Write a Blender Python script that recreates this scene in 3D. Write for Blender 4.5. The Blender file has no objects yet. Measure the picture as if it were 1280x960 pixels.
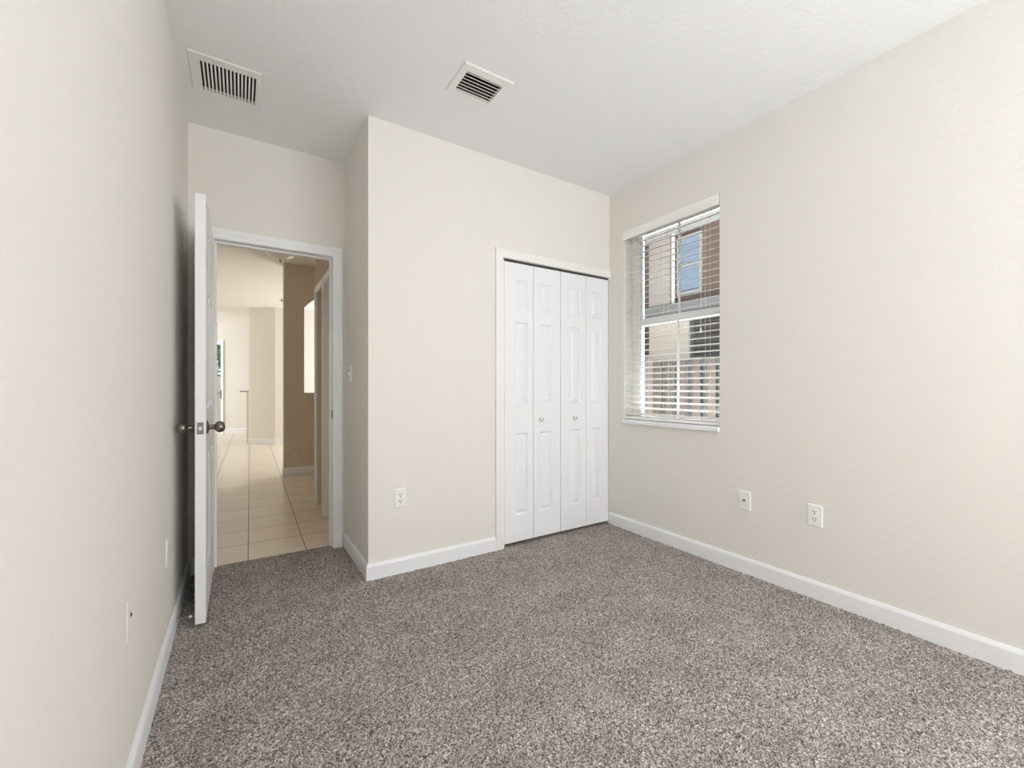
import bpy, bmesh, math, random
import numpy as np
from mathutils import Vector, Matrix

random.seed(7)
S = bpy.context.scene
COL = S.collection
PI = math.pi

# ------------------------------------------------------------------ camera
FPX, CAM_H = 533.0, 1.12
YAW = math.atan2(340.0, 533.0)
cam_d = bpy.data.cameras.new('camera')
cam_d.sensor_width = 36.0
cam_d.lens = 36.0 * FPX / 1280.0
cam_d.shift_y = 5.0 / 1280.0
cam_d.clip_start = 0.02
cam = bpy.data.objects.new('camera', cam_d)
cam.location = (0, 0, CAM_H)
cam.rotation_euler = (PI / 2, 0, -YAW)
COL.objects.link(cam)
S.camera = cam

# ------------------------------------------------------------------ view, world, lights
S.view_settings.view_transform = 'Standard'
S.view_settings.look = 'None'
S.view_settings.gamma = 1.0
S.view_settings.use_curve_mapping = False
S.view_settings.exposure = 0.82
S.cycles.use_denoising = True
S.cycles.max_bounces = 16
S.cycles.diffuse_bounces = 10
S.cycles.transparent_max_bounces = 16
S.cycles.sample_clamp_indirect = 6.0

W = bpy.data.worlds.new('world')
S.world = W
W.use_nodes = True
wn = W.node_tree.nodes
wl = W.node_tree.links
bg = wn['Background']
tc = wn.new('ShaderNodeTexCoord')
sx = wn.new('ShaderNodeSeparateXYZ')
rp = wn.new('ShaderNodeValToRGB')
rp.color_ramp.elements[0].position = 0.45
rp.color_ramp.elements[0].color = (0.80, 0.84, 0.88, 1)
rp.color_ramp.elements[1].position = 0.9
rp.color_ramp.elements[1].color = (0.45, 0.62, 0.88, 1)
wl.new(tc.outputs['Generated'], sx.inputs[0])
wl.new(sx.outputs['Z'], rp.inputs[0])
wl.new(rp.outputs[0], bg.inputs[0])
bg.inputs[1].default_value = 0.7


def area(name, loc, direction, sx_, sy_, power, color=(1, 1, 1), spread=None):
    d = bpy.data.lights.new(name, 'AREA')
    d.shape = 'RECTANGLE'
    d.size, d.size_y = sx_, sy_
    d.energy = power
    d.color = color
    if spread:
        d.spread = spread
    o = bpy.data.objects.new(name, d)
    o.location = loc
    o.rotation_euler = Vector(direction).to_track_quat('-Z', 'Y').to_euler()
    COL.objects.link(o)
    return o


sun_d = bpy.data.lights.new('sun', 'SUN')
sun_d.energy = 2.6
sun_d.angle = 0.01
sun_d.color = (1.0, 0.95, 0.86)
sun = bpy.data.objects.new('sun', sun_d)
sun.location = (8, -4, 12)
sun.rotation_euler = Vector((-0.36, 0.30, -0.88)).to_track_quat('-Z', 'Y').to_euler()
COL.objects.link(sun)
# unseen fill lamps added behind the camera to even out the room light
area('room_fill_back', (1.55, -1.80, 1.50), (0, 1, 0.25), 1.8, 1.6, 28, (0.97, 0.985, 1.0))
area('room_fill_right', (2.52, -0.95, 1.50), (-1, 0.40, 0.30), 1.3, 1.4, 20, (0.97, 0.985, 1.0))
area('room_fill_left', (-0.20, -1.10, 1.50), (1, 0.15, 0.30), 1.2, 1.4, 16, (0.97, 0.985, 1.0))
# added area lamp flat on the ground outside, standing in for sunlit-ground bounce
area('ground_bounce_fill', (3.85, 1.9, -0.14), (0, 0, 1), 1.6, 3.2, 330, (0.95, 0.975, 1.0))
# great room windows to the right of the far end of the hall
area('daylight_great_room', (2.62, 8.55, 1.45), (-1, -0.15, 0.03), 1.4, 2.0, 38, (0.96, 0.98, 1.0))
area('great_room_fill_left', (-3.85, 11.4, 1.4), (1, 0.45, 0.0), 2.0, 2.2, 52, (0.96, 0.98, 1.0), spread=math.radians(110))  # added fill that brightens the far wall, set at an unseen opening


# ------------------------------------------------------------------ materials
def mat(name, color, rough=0.6, metal=0.0, bump=0.0, bscale=60.0, var=0.0, vscale=3.0, spec=0.5, detail=3.0):
    m = bpy.data.materials.new(name)
    m.use_nodes = True
    n, l = m.node_tree.nodes, m.node_tree.links
    b = n['Principled BSDF']
    b.inputs['Base Color'].default_value = (*color, 1)
    b.inputs['Roughness'].default_value = rough
    b.inputs['Metallic'].default_value = metal
    b.inputs['Specular IOR Level'].default_value = spec
    t = n.new('ShaderNodeTexCoord')
    if var:
        nz = n.new('ShaderNodeTexNoise')
        nz.inputs['Scale'].default_value = vscale
        nz.inputs['Detail'].default_value = 4
        l.new(t.outputs['Object'], nz.inputs['Vector'])
        mx = n.new('ShaderNodeMix')
        mx.data_type = 'RGBA'
        mx.inputs['A'].default_value = (*[c * (1 - var) for c in color], 1)
        mx.inputs['B'].default_value = (*[min(1, c * (1 + var)) for c in color], 1)
        l.new(nz.outputs['Fac'], mx.inputs['Factor'])
        l.new(mx.outputs['Result'], b.inputs['Base Color'])
    if bump:
        nb = n.new('ShaderNodeTexNoise')
        nb.inputs['Scale'].default_value = bscale
        nb.inputs['Detail'].default_value = detail
        l.new(t.outputs['Object'], nb.inputs['Vector'])
        bp = n.new('ShaderNodeBump')
        bp.inputs['Strength'].default_value = bump
        bp.inputs['Distance'].default_value = 0.004
        l.new(nb.outputs['Fac'], bp.inputs['Height'])
        l.new(bp.outputs['Normal'], b.inputs['Normal'])
    return m


M = {}
M['wall'] = mat('wall_paint', (0.772, 0.750, 0.706), 0.75, bump=0.5, bscale=45, var=0.012, vscale=2.0, spec=0.25)
M['ceiling'] = mat('ceiling_paint', (0.815, 0.83, 0.85), 0.85, bump=1.0, bscale=42, spec=0.2)
M['hall'] = mat('hall_paint_shaded', (0.66, 0.59, 0.49), 0.75, bump=0.25, bscale=45, spec=0.25)  # beige deepened to tan, the hall's shade put into the colour
M['great'] = mat('great_room_paint', (0.785, 0.762, 0.715), 0.75, bump=0.25, bscale=45, spec=0.25)
M['trim'] = mat('trim_gloss_paint', (0.83, 0.845, 0.865), 0.38, bump=0.04, bscale=30)
M['door'] = mat('door_satin_paint', (0.82, 0.835, 0.855), 0.42, bump=0.05, bscale=25)
M['cream_trim'] = mat('closet_trim_paint', (0.83, 0.825, 0.80), 0.45, bump=0.04, bscale=30)
M['plastic'] = mat('white_plastic', (0.85, 0.842, 0.82), 0.35, bump=0.02, bscale=200)
M['white_metal'] = mat('white_enamel', (0.80, 0.80, 0.79), 0.4, bump=0.02, bscale=100)
M['dark'] = mat('dark_slot', (0.02, 0.02, 0.02), 0.7, bump=0.05)
M['duct'] = mat('duct_lining', (0.05, 0.05, 0.05), 0.8, bump=0.1)
M['nickel'] = mat('brushed_nickel', (0.24, 0.215, 0.185), 0.3, 1.0, bump=0.03, bscale=250)
M['bronze'] = mat('dark_bronze', (0.05, 0.045, 0.04), 0.5, 0.6, bump=0.03, bscale=250)
M['steel'] = mat('bright_steel', (0.62, 0.61, 0.6), 0.25, 1.0, bump=0.02, bscale=250)
M['blind'] = mat('blind_vinyl', (0.88, 0.87, 0.845), 0.4, bump=0.03, bscale=80)
M['cord'] = mat('blind_cord', (0.80, 0.77, 0.70), 0.8, bump=0.1, bscale=400)
M['rubber'] = mat('white_rubber', (0.72, 0.71, 0.68), 0.6, bump=0.05)
M['frost'] = mat('frosted_glass', (0.82, 0.80, 0.74), 0.3, bump=0.03, bscale=40)
M['counter'] = mat('counter_top', (0.45, 0.43, 0.40), 0.3, bump=0.04, var=0.15, vscale=30)
M['brown_stucco'] = mat('brown_stucco', (0.155, 0.105, 0.086), 0.9, bump=0.8, bscale=30, var=0.12, vscale=9)
M['pale_stucco'] = mat('pale_stucco', (0.42, 0.365, 0.345), 0.9, bump=0.6, bscale=30, var=0.05, vscale=8)
M['cream_stucco'] = mat('cream_stucco', (0.66, 0.57, 0.485), 0.9, bump=0.5, bscale=30, var=0.04, vscale=8)
M['soffit'] = mat('soffit_board', (0.40, 0.39, 0.39), 0.7, bump=0.1)
M['fascia'] = mat('dark_fascia', (0.13, 0.10, 0.09), 0.7, bump=0.1)
M['shingle'] = mat('grey_shingle', (0.23, 0.233, 0.237), 0.85, bump=0.5, bscale=40, var=0.3, vscale=40)
M['louver'] = mat('grey_louver', (0.10, 0.10, 0.107), 0.6, bump=0.1)
M['picket'] = mat('weathered_picket', (0.066, 0.050, 0.043), 0.85, bump=0.5, bscale=18, var=0.25, vscale=12)
M['picket_back'] = mat('grey_picket', (0.036, 0.039, 0.042), 0.85, bump=0.5, bscale=18, var=0.25, vscale=12)
M['blue_glass'] = mat('sky_tinted_glass', (0.24, 0.31, 0.42), 0.15, bump=0.02, var=0.2, vscale=4)
M['leaf'] = mat('leaf_green', (0.15, 0.24, 0.12), 0.6, bump=0.2, var=0.5, vscale=9)
M['bark'] = mat('bark', (0.20, 0.14, 0.10), 0.9, bump=0.8, bscale=20)
M['orange_wall'] = mat('bathroom_paint', (0.80, 0.70, 0.56), 0.7, bump=0.2, bscale=45)


def glass_mat():
    m = bpy.data.materials.new('clear_window_glass')
    m.use_nodes = True
    n, l = m.node_tree.nodes, m.node_tree.links
    n.remove(n['Principled BSDF'])
    tr = n.new('ShaderNodeBsdfTransparent')
    tr.inputs[0].default_value = (0.95, 0.97, 0.96, 1)
    gl = n.new('ShaderNodeBsdfGlossy')
    gl.inputs['Roughness'].default_value = 0.02
    fr = n.new('ShaderNodeFresnel')
    fr.inputs[0].default_value = 1.35
    mx = n.new('ShaderNodeMixShader')
    l.new(fr.outputs[0], mx.inputs[0])
    l.new(tr.outputs[0], mx.inputs[1])
    l.new(gl.outputs[0], mx.inputs[2])
    l.new(mx.outputs[0], n['Material Output'].inputs[0])
    return m


M['glass'] = glass_mat()


def carpet_mat():
    m = mat('fleck_carpet', (0.25, 0.22, 0.2), 1.0, spec=0.05)
    n, l = m.node_tree.nodes, m.node_tree.links
    b = n['Principled BSDF']
    t = n['Texture Coordinate']
    v = n.new('ShaderNodeTexVoronoi')
    v.inputs['Scale'].default_value = 250
    l.new(t.outputs['Object'], v.inputs['Vector'])
    s = n.new('ShaderNodeSeparateColor')
    l.new(v.outputs['Color'], s.inputs[0])
    r = n.new('ShaderNodeValToRGB')
    e = r.color_ramp.elements
    e[0].position, e[0].color = 0.0, (0.08, 0.066, 0.060, 1)
    e[1].position, e[1].color = 1.0, (0.76, 0.70, 0.66, 1)
    for p, c in ((0.25, (0.205, 0.182, 0.168)), (0.5, (0.335, 0.302, 0.283)), (0.8, (0.49, 0.447, 0.42))):
        k = e.new(p)
        k.color = (*c, 1)
    l.new(s.outputs[0], r.inputs[0])
    nz = n.new('ShaderNodeTexNoise')
    nz.inputs['Scale'].default_value = 5.0
    nz.inputs['Detail'].default_value = 5
    l.new(t.outputs['Object'], nz.inputs['Vector'])
    r2 = n.new('ShaderNodeValToRGB')
    r2.color_ramp.elements[0].position, r2.color_ramp.elements[0].color = 0.35, (0.90, 0.89, 0.885, 1)
    r2.color_ramp.elements[1].position, r2.color_ramp.elements[1].color = 0.62, (1.06, 1.06, 1.06, 1)
    l.new(nz.outputs['Fac'], r2.inputs[0])
    mx = n.new('ShaderNodeMix')
    mx.data_type = 'RGBA'
    mx.blend_type = 'MULTIPLY'
    mx.inputs['Factor'].default_value = 1.0
    l.new(r.outputs[0], mx.inputs['A'])
    l.new(r2.outputs[0], mx.inputs['B'])
    l.new(mx.outputs['Result'], b.inputs['Base Color'])
    return m


M['carpet'] = carpet_mat()


def tile_mat():
    m = mat('beige_ceramic_tile', (0.70, 0.58, 0.44), 0.28)
    n, l = m.node_tree.nodes, m.node_tree.links
    b = n['Principled BSDF']
    t = n['Texture Coordinate']
    mp = n.new('ShaderNodeMapping')
    mp.inputs['Rotation'].default_value = (0, 0, 0.017)
    mp.inputs['Location'].default_value = (-0.035 + 0.34, -0.275, 0)
    l.new(t.outputs['Object'], mp.inputs['Vector'])
    br = n.new('ShaderNodeTexBrick')
    br.offset = 0.0
    br.inputs['Scale'].default_value = 1.0
    br.inputs['Brick Width'].default_value = 0.345
    br.inputs['Row Height'].default_value = 0.352
    br.inputs['Mortar Size'].default_value = 0.0035
    br.inputs['Mortar Smooth'].default_value = 0.1
    br.inputs['Color1'].default_value = (0.77, 0.70, 0.605, 1)
    br.inputs['Color2'].default_value = (0.74, 0.67, 0.575, 1)
    br.inputs['Mortar'].default_value = (0.15, 0.12, 0.10, 1)
    l.new(mp.outputs[0], br.inputs['Vector'])
    nz = n.new('ShaderNodeTexNoise')
    nz.inputs['Scale'].default_value = 7
    nz.inputs['Detail'].default_value = 5
    l.new(t.outputs['Object'], nz.inputs['Vector'])
    r2 = n.new('ShaderNodeValToRGB')
    r2.color_ramp.elements[0].color = (0.9, 0.89, 0.87, 1)
    r2.color_ramp.elements[1].color = (1.04, 1.04, 1.04, 1)
    l.new(nz.outputs['Fac'], r2.inputs[0])
    mx = n.new('ShaderNodeMix')
    mx.data_type = 'RGBA'
    mx.blend_type = 'MULTIPLY'
    mx.inputs['Factor'].default_value = 1.0
    l.new(br.outputs['Color'], mx.inputs['A'])
    l.new(r2.outputs[0], mx.inputs['B'])
    l.new(mx.outputs['Result'], b.inputs['Base Color'])
    bp = n.new('ShaderNodeBump')
    bp.inputs['Strength'].default_value = 0.4
    bp.inputs['Distance'].default_value = 0.003
    bp.invert = True
    l.new(br.outputs['Fac'], bp.inputs['Height'])
    l.new(bp.outputs['Normal'], b.inputs['Normal'])
    return m


M['tile'] = tile_mat()
M['grass'] = mat('lawn', (0.16, 0.26, 0.09), 0.95, bump=1.0, bscale=60, var=0.4, vscale=25)
M['ground'] = mat('pale_gravel', (0.55, 0.52, 0.47), 0.95, bump=1.0, bscale=60, var=0.2, vscale=25)


# ------------------------------------------------------------------ mesh helpers (all in world coordinates)
def new():
    return bmesh.new()


def box(bm, x0, x1, y0, y1, z0, z1):
    v = [bm.verts.new(p) for p in ((x0, y0, z0), (x1, y0, z0), (x1, y1, z0), (x0, y1, z0),
                                   (x0, y0, z1), (x1, y0, z1), (x1, y1, z1), (x0, y1, z1))]
    for f in ((0, 3, 2, 1), (4, 5, 6, 7), (0, 1, 5, 4), (1, 2, 6, 5), (2, 3, 7, 6), (3, 0, 4, 7)):
        bm.faces.new([v[i] for i in f])
    return bm


def prism(bm, pts, vec):
    """closed polygon (3-D points) swept along vec"""
    vec = Vector(vec)
    a = [bm.verts.new(p) for p in pts]
    b = [bm.verts.new(Vector(p) + vec) for p in pts]
    bm.faces.new(a)
    bm.faces.new(b[::-1])
    n = len(a)
    for i in range(n):
        bm.faces.new((a[i], b[i], b[(i + 1) % n], a[(i + 1) % n]))
    return bm


def grid_solid(bm, us, vs, holes, w0, w1, axis):
    """one connected slab with rectangular holes: u, v in the plane, w across. axis 'x': u=y v=z w=x, 'y': u=x v=z w=y, 'z': u=x v=y w=z"""
    us = sorted(set([round(u, 5) for u in us] + [round(h[k], 5) for h in holes for k in (0, 1)]))
    vs = sorted(set([round(v, 5) for v in vs] + [round(h[k], 5) for h in holes for k in (2, 3)]))
    conv = {'x': lambda u, v, w: (w, u, v), 'y': lambda u, v, w: (u, w, v), 'z': lambda u, v, w: (u, v, w)}[axis]
    cache = {}

    def V(i, j, k):
        if (i, j, k) not in cache:
            cache[(i, j, k)] = bm.verts.new(conv(us[i], vs[j], (w0, w1)[k]))
        return cache[(i, j, k)]

    def solid(i, j):
        if i < 0 or j < 0 or i >= len(us) - 1 or j >= len(vs) - 1:
            return False
        u, v = (us[i] + us[i + 1]) / 2, (vs[j] + vs[j + 1]) / 2
        return not any(h[0] < u < h[1] and h[2] < v < h[3] for h in holes)

    for i in range(len(us) - 1):
        for j in range(len(vs) - 1):
            if not solid(i, j):
                continue
            bm.faces.new((V(i, j, 0), V(i + 1, j, 0), V(i + 1, j + 1, 0), V(i, j + 1, 0)))
            bm.faces.new((V(i, j, 1), V(i, j + 1, 1), V(i + 1, j + 1, 1), V(i + 1, j, 1)))
            for (di, dj, a, b) in ((-1, 0, (i, j), (i, j + 1)), (1, 0, (i + 1, j), (i + 1, j + 1)),
                                   (0, -1, (i, j), (i + 1, j)), (0, 1, (i, j + 1), (i + 1, j + 1))):
                if not solid(i + di, j + dj):
                    bm.faces.new((V(*a, 0), V(*b, 0), V(*b, 1), V(*a, 1)))
    bmesh.ops.recalc_face_normals(bm, faces=bm.faces[:])
    return bm


def lathe(bm, prof, origin, axis, seg=24):
    """prof: (radius, distance along axis)"""
    axis = Vector(axis).normalized()
    q = axis.to_track_quat('Z', 'Y')
    o = Vector(origin)
    rings = []
    for r, d in prof:
        if r < 1e-6:
            rings.append([bm.verts.new(o + q @ Vector((0, 0, d)))])
        else:
            rings.append([bm.verts.new(o + q @ Vector((r * math.cos(2 * PI * k / seg), r * math.sin(2 * PI * k / seg), d))) for k in range(seg)])
    for a, b in zip(rings, rings[1:]):
        for k in range(seg):
            k2 = (k + 1) % seg
            if len(a) == 1 and len(b) == 1:
                continue
            if len(a) == 1:
                bm.faces.new((a[0], b[k], b[k2]))
            elif len(b) == 1:
                bm.faces.new((a[k], a[k2], b[0]))
            else:
                bm.faces.new((a[k], a[k2], b[k2], b[k]))
    if len(rings[0]) > 1:
        bm.faces.new(rings[0][::-1])
    if len(rings[-1]) > 1:
        bm.faces.new(rings[-1])
    bmesh.ops.recalc_face_normals(bm, faces=bm.faces[:])
    return bm


def tube(bm, pts, r, seg=8):
    pts = [Vector(p) for p in pts]
    rings = []
    for i, p in enumerate(pts):
        d = (pts[min(i + 1, len(pts) - 1)] - pts[max(i - 1, 0)]).normalized()
        q = d.to_track_quat('Z', 'Y')
        rings.append([bm.verts.new(p + q @ Vector((r * math.cos(2 * PI * k / seg), r * math.sin(2 * PI * k / seg), 0))) for k in range(seg)])
    for a, b in zip(rings, rings[1:]):
        # match rings to avoid twist
        best = min(range(seg), key=lambda s: (a[0].co - b[s].co).length)
        b[:] = b[best:] + b[:best]
        for k in range(seg):
            bm.faces.new((a[k], a[(k + 1) % seg], b[(k + 1) % seg], b[k]))
    bm.faces.new(rings[0][::-1])
    bm.faces.new(rings[-1])
    bmesh.ops.recalc_face_normals(bm, faces=bm.faces[:])
    return bm


WORLD = {}


def obj(name, bm, material, parent=None, bevel=0.0, smooth=False, origin=None):
    """links a bmesh built in world coordinates as one object; origin at its base, or the parent's frame"""
    if origin is None:
        xs = [v.co for v in bm.verts]
        lo = Vector((min(c.x for c in xs), min(c.y for c in xs), min(c.z for c in xs)))
        hi = Vector((max(c.x for c in xs), max(c.y for c in xs), max(c.z for c in xs)))
        origin = Vector(((lo.x + hi.x) / 2, (lo.y + hi.y) / 2, lo.z))
    origin = Vector(origin)
    bmesh.ops.translate(bm, verts=bm.verts[:], vec=-origin)
    me = bpy.data.meshes.new(name)
    bm.to_mesh(me)
    bm.free()
    me.materials.append(material)
    if smooth:
        for p in me.polygons:
            p.use_smooth = True
        try:
            me.set_sharp_from_angle(angle=math.radians(40))
        except Exception:
            pass
    o = bpy.data.objects.new(name, me)
    COL.objects.link(o)
    WORLD[o.name] = origin
    if parent:
        o.parent = parent
        o.location = origin - WORLD[parent.name]
    else:
        o.location = origin
    if bevel:
        b = o.modifiers.new('bevel', 'BEVEL')
        b.width = bevel
        b.segments = 2
        b.limit_method = 'ANGLE'
        b.angle_limit = math.radians(40)
    return o


def thing(name, loc, label, cat, group=None):
    o = bpy.data.objects.new(name, None)
    o.empty_display_size = 0.1
    o.location = loc
    COL.objects.link(o)
    WORLD[o.name] = Vector(loc)
    tag(o, label, cat, group)
    return o


def tag(o, label, cat, group=None):
    o['label'] = label
    o['category'] = cat
    if group:
        o['group'] = group
    return o


def struct(o, label=None, cat=None):
    o['kind'] = 'structure'
    if label:
        o['label'] = label
    if cat:
        o['category'] = cat
    return o


def sroot(name, loc, label, cat):
    o = bpy.data.objects.new(name, None)
    o.empty_display_size = 0.1
    o.location = loc
    COL.objects.link(o)
    WORLD[o.name] = Vector(loc)
    return struct(o, label, cat)


# ------------------------------------------------------------------ dimensions
XL, XR, H = -0.262, 2.583, 2.71
YB = -1.90            # wall behind the camera
YC = 2.545            # closet front wall
XC = 0.63             # closet corner
YD = 3.19             # wall with the open door
YD2 = 3.31            # its hall face
XH = 0.625            # right wall of the hall
YE = 4.60             # end of that wall
YP = 6.12             # hall wall with the arched opening
YF = 12.60            # far wall of the great room
CARPET_END = 3.256
WY0, WY1, WZ0, WZ1 = 1.583, 2.388, 0.868, 2.365      # side window opening
DX0, DX1, DZ = -0.133, 0.547, 2.038                  # bedroom doorway
CX0, CX1, CZ = 1.545, 2.575, 2.030                   # closet opening

# ------------------------------------------------------------------ room shell
struct(obj('wall_left', box(new(), XL - 0.14, XL, YB - 0.12, YD2, -0.02, H), M['wall']), 'long cream painted wall along the left edge of the photo', 'wall')
struct(obj('wall_back', box(new(), XL - 0.14, XR + 0.2, YB - 0.12, YB, -0.02, H), M['wall']), 'cream painted wall behind the camera', 'wall')
struct(obj('wall_right', grid_solid(new(), [YB - 0.12, 4.2], [-0.02, H], [(WY0, WY1, WZ0, WZ1)], XR, XR + 0.2, 'x'), M['wall']),
       'cream painted wall with the window and its white blind', 'wall')
struct(obj('wall_closet', grid_solid(new(), [XC, XR - 0.001], [-0.02, H], [(CX0, CX1, -0.03, CZ)], YC, YC + 0.11, 'y'), M['wall']),
       'cream painted wall around the white bifold closet doors', 'wall')
struct(obj('wall_closet_side', box(new(), XC, XC + 0.11, YC + 0.11, YD, -0.02, H), M['wall']),
       'narrow cream painted wall between the doorway and the closet corner', 'wall')
struct(obj('wall_doorway', grid_solid(new(), [XL, XR], [-0.02, H], [(DX0 - 0.02, DX1 + 0.02, -0.03, DZ + 0.02)], YD, YD2, 'y'), M['wall']),
       'cream painted wall above and beside the open bedroom doorway', 'wall')

# ceiling with two duct holes
GR = (-0.172, 0.078, 2.545, 2.790)     # return grille hole
SV = (0.955, 1.170, 1.913, 2.080)      # supply vent hole
struct(obj('ceiling', grid_solid(new(), [XL - 0.14, XR + 0.2], [YB - 0.12, YD2], [GR, SV], H, H + 0.12, 'z'), M['ceiling']),
       'white textured bedroom ceiling', 'ceiling')
struct(obj('ceiling_hall', box(new(), -4.1, XR + 0.2, YD2, YF + 0.15, H, H + 0.12), M['great']), 'pale ceiling of the hall and great room beyond the doorway', 'ceiling')
# a roof slab that keeps daylight out of the ceiling void
struct(obj('roof_deck', box(new(), -4.3, XR + 0.45, YB - 0.4, 3.6, H + 0.42, H + 0.52), M['ceiling']))


# carpet: a real tufted surface
def carpet():
    step = 0.0062
    xs = np.arange(XL - 0.01, XR + 0.015, step)
    ys = np.arange(YB - 0.01, CARPET_END, step)
    rng = np.random.default_rng(3)
    nx, ny = len(xs), len(ys)
    X, Y = np.meshgrid(xs, ys)
    jit = rng.uniform(-0.5, 0.5, X.shape) * step * 0.7
    jit2 = rng.uniform(-0.5, 0.5, X.shape) * step * 0.7
    low = 0.0015 * np.sin(X * 9 + 2 * np.sin(Y * 3)) * np.sin(Y * 7 + X * 2)
    Z = rng.uniform(-0.0048, 0.0030, X.shape) + low
    jit[:, 0] = jit[:, -1] = 0
    co = np.stack([X + jit, Y + jit2, Z], -1).reshape(-1, 3)
    idx = np.arange(nx * ny).reshape(ny, nx)
    q = np.stack([idx[:-1, :-1], idx[:-1, 1:], idx[1:, 1:], idx[1:, :-1]], -1).reshape(-1, 4)
    cx_ = co[q].mean(1)
    keep = (cx_[:, 1] < YC + 0.09) | (cx_[:, 0] < XC + 0.05)
    q = q[keep]
    used = np.unique(q)
    remap = np.full(nx * ny, -1)
    remap[used] = np.arange(len(used))
    q = remap[q]
    co = co[used]
    me = bpy.data.meshes.new('floor')
    me.vertices.add(len(co))
    me.vertices.foreach_set('co', co.astype(np.float32).ravel())
    me.loops.add(q.size)
    me.loops.foreach_set('vertex_index', q.astype(np.int32).ravel())
    me.polygons.add(len(q))
    me.polygons.foreach_set('loop_start', np.arange(0, q.size, 4, dtype=np.int32))
    me.polygons.foreach_set('loop_total', np.full(len(q), 4, dtype=np.int32))
    me.update(calc_edges=True)
    me.validate()
    me.polygons.foreach_set('use_smooth', np.ones(len(q), dtype=bool))
    me.materials.append(M['carpet'])
    o = bpy.data.objects.new('floor', me)
    COL.objects.link(o)
    WORLD[o.name] = Vector((0, 0, 0))
    return o


struct(carpet(), 'speckled grey brown carpet of the empty bedroom', 'carpet')
struct(obj('floor_slab', box(new(), -4.3, XR + 0.2, YB - 0.12, CARPET_END, -0.14, -0.012), M['ground']))
struct(obj('floor_hall', box(new(), -4.1, XR + 0.2, CARPET_END, YF + 0.15, -0.14, -0.006), M['tile'], origin=(0, 3.0, 0)),
       'beige ceramic tile floor beyond the doorway', 'floor')


# ------------------------------------------------------------------ baseboards and casings
def baseboard(name, pts, h=0.095, t=0.013, label=None, m=None):
    """pts: polyline at the wall foot, the room on its left side; profile with an eased top"""
    bm = new()
    prof = [(0, -0.01), (t, -0.01), (t, h - 0.018), (t * 0.75, h - 0.008), (t * 0.38, h), (0, h)]
    P = [Vector((*p, 0)) for p in pts]
    rings = []
    for i, p in enumerate(P):
        d0 = (P[i] - P[i - 1]).normalized() if i else None
        d1 = (P[i + 1] - P[i]).normalized() if i < len(P) - 1 else None
        n0 = Vector((-d0.y, d0.x, 0)) if d0 else None
        n1 = Vector((-d1.y, d1.x, 0)) if d1 else None
        if n0 and n1:
            n = n0 + n1
            n = n / max(1e-6, n.dot(n0))
        else:
            n = n0 or n1
        rings.append([bm.verts.new(p + n * a + Vector((0, 0, z))) for a, z in prof])
    k = len(prof)
    for a, b in zip(rings, rings[1:]):
        for i in range(k):
            bm.faces.new((a[i], a[(i + 1) % k], b[(i + 1) % k], b[i]))
    bm.faces.new(rings[0])
    bm.faces.new(rings[-1][::-1])
    bmesh.ops.recalc_face_normals(bm, faces=bm.faces[:])
    return struct(obj(name, bm, m or M['trim']), label, 'baseboard')


baseboard('baseboard_right', [(XR - 0.0005, YB), (XR - 0.0005, YC)], label='white baseboard along the wall under the window')
baseboard('baseboard_closet', [(1.492, YC - 0.0005), (XC - 0.0005, YC - 0.0005), (XC - 0.0005, YD - 0.002)], label='white baseboard wrapping the closet corner')
baseboard('baseboard_left', [(-0.205, YD - 0.0005), (XL + 0.0005, YD - 0.0005), (XL + 0.0005, YB)], label='white baseboard along the left wall')


def casing(bm, u0, u1, ztop, w, face, sign, axis='y', legs=(True, True), zbot=0.0, prof=None):
    """mitred door casing swept around an opening; face: plane coordinate, sign: side it stands proud of"""
    prof = prof or [(0.0, 0.0), (0.0, 0.009), (0.006, 0.012), (w * 0.45, 0.0125), (w * 0.62, 0.0165), (w - 0.006, 0.018), (w, 0.013), (w, 0.0)]

    def P(u, z, d):
        return (u, face + sign * d, z) if axis == 'y' else (face + sign * d, u, z)
    path = []
    if legs[0]:
        path.append(lambda o: (u0 - o, zbot))
    path.append(lambda o: (u0 - (o if legs[0] else 0), ztop + o))
    path.append(lambda o: (u1 + (o if legs[1] else 0), ztop + o))
    if legs[1]:
        path.append(lambda o: (u1 + o, zbot))
    rings = [[bm.verts.new(P(*f(o), d)) for o, d in prof] for f in path]
    k = len(prof)
    for a, b in zip(rings, rings[1:]):
        for i in range(k):
            bm.faces.new((a[i], a[(i + 1) % k], b[(i + 1) % k], b[i]))
    bm.faces.new(rings[0])
    bm.faces.new(rings[-1][::-1])
    bmesh.ops.recalc_face_normals(bm, faces=bm.faces[:])
    return bm


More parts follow.
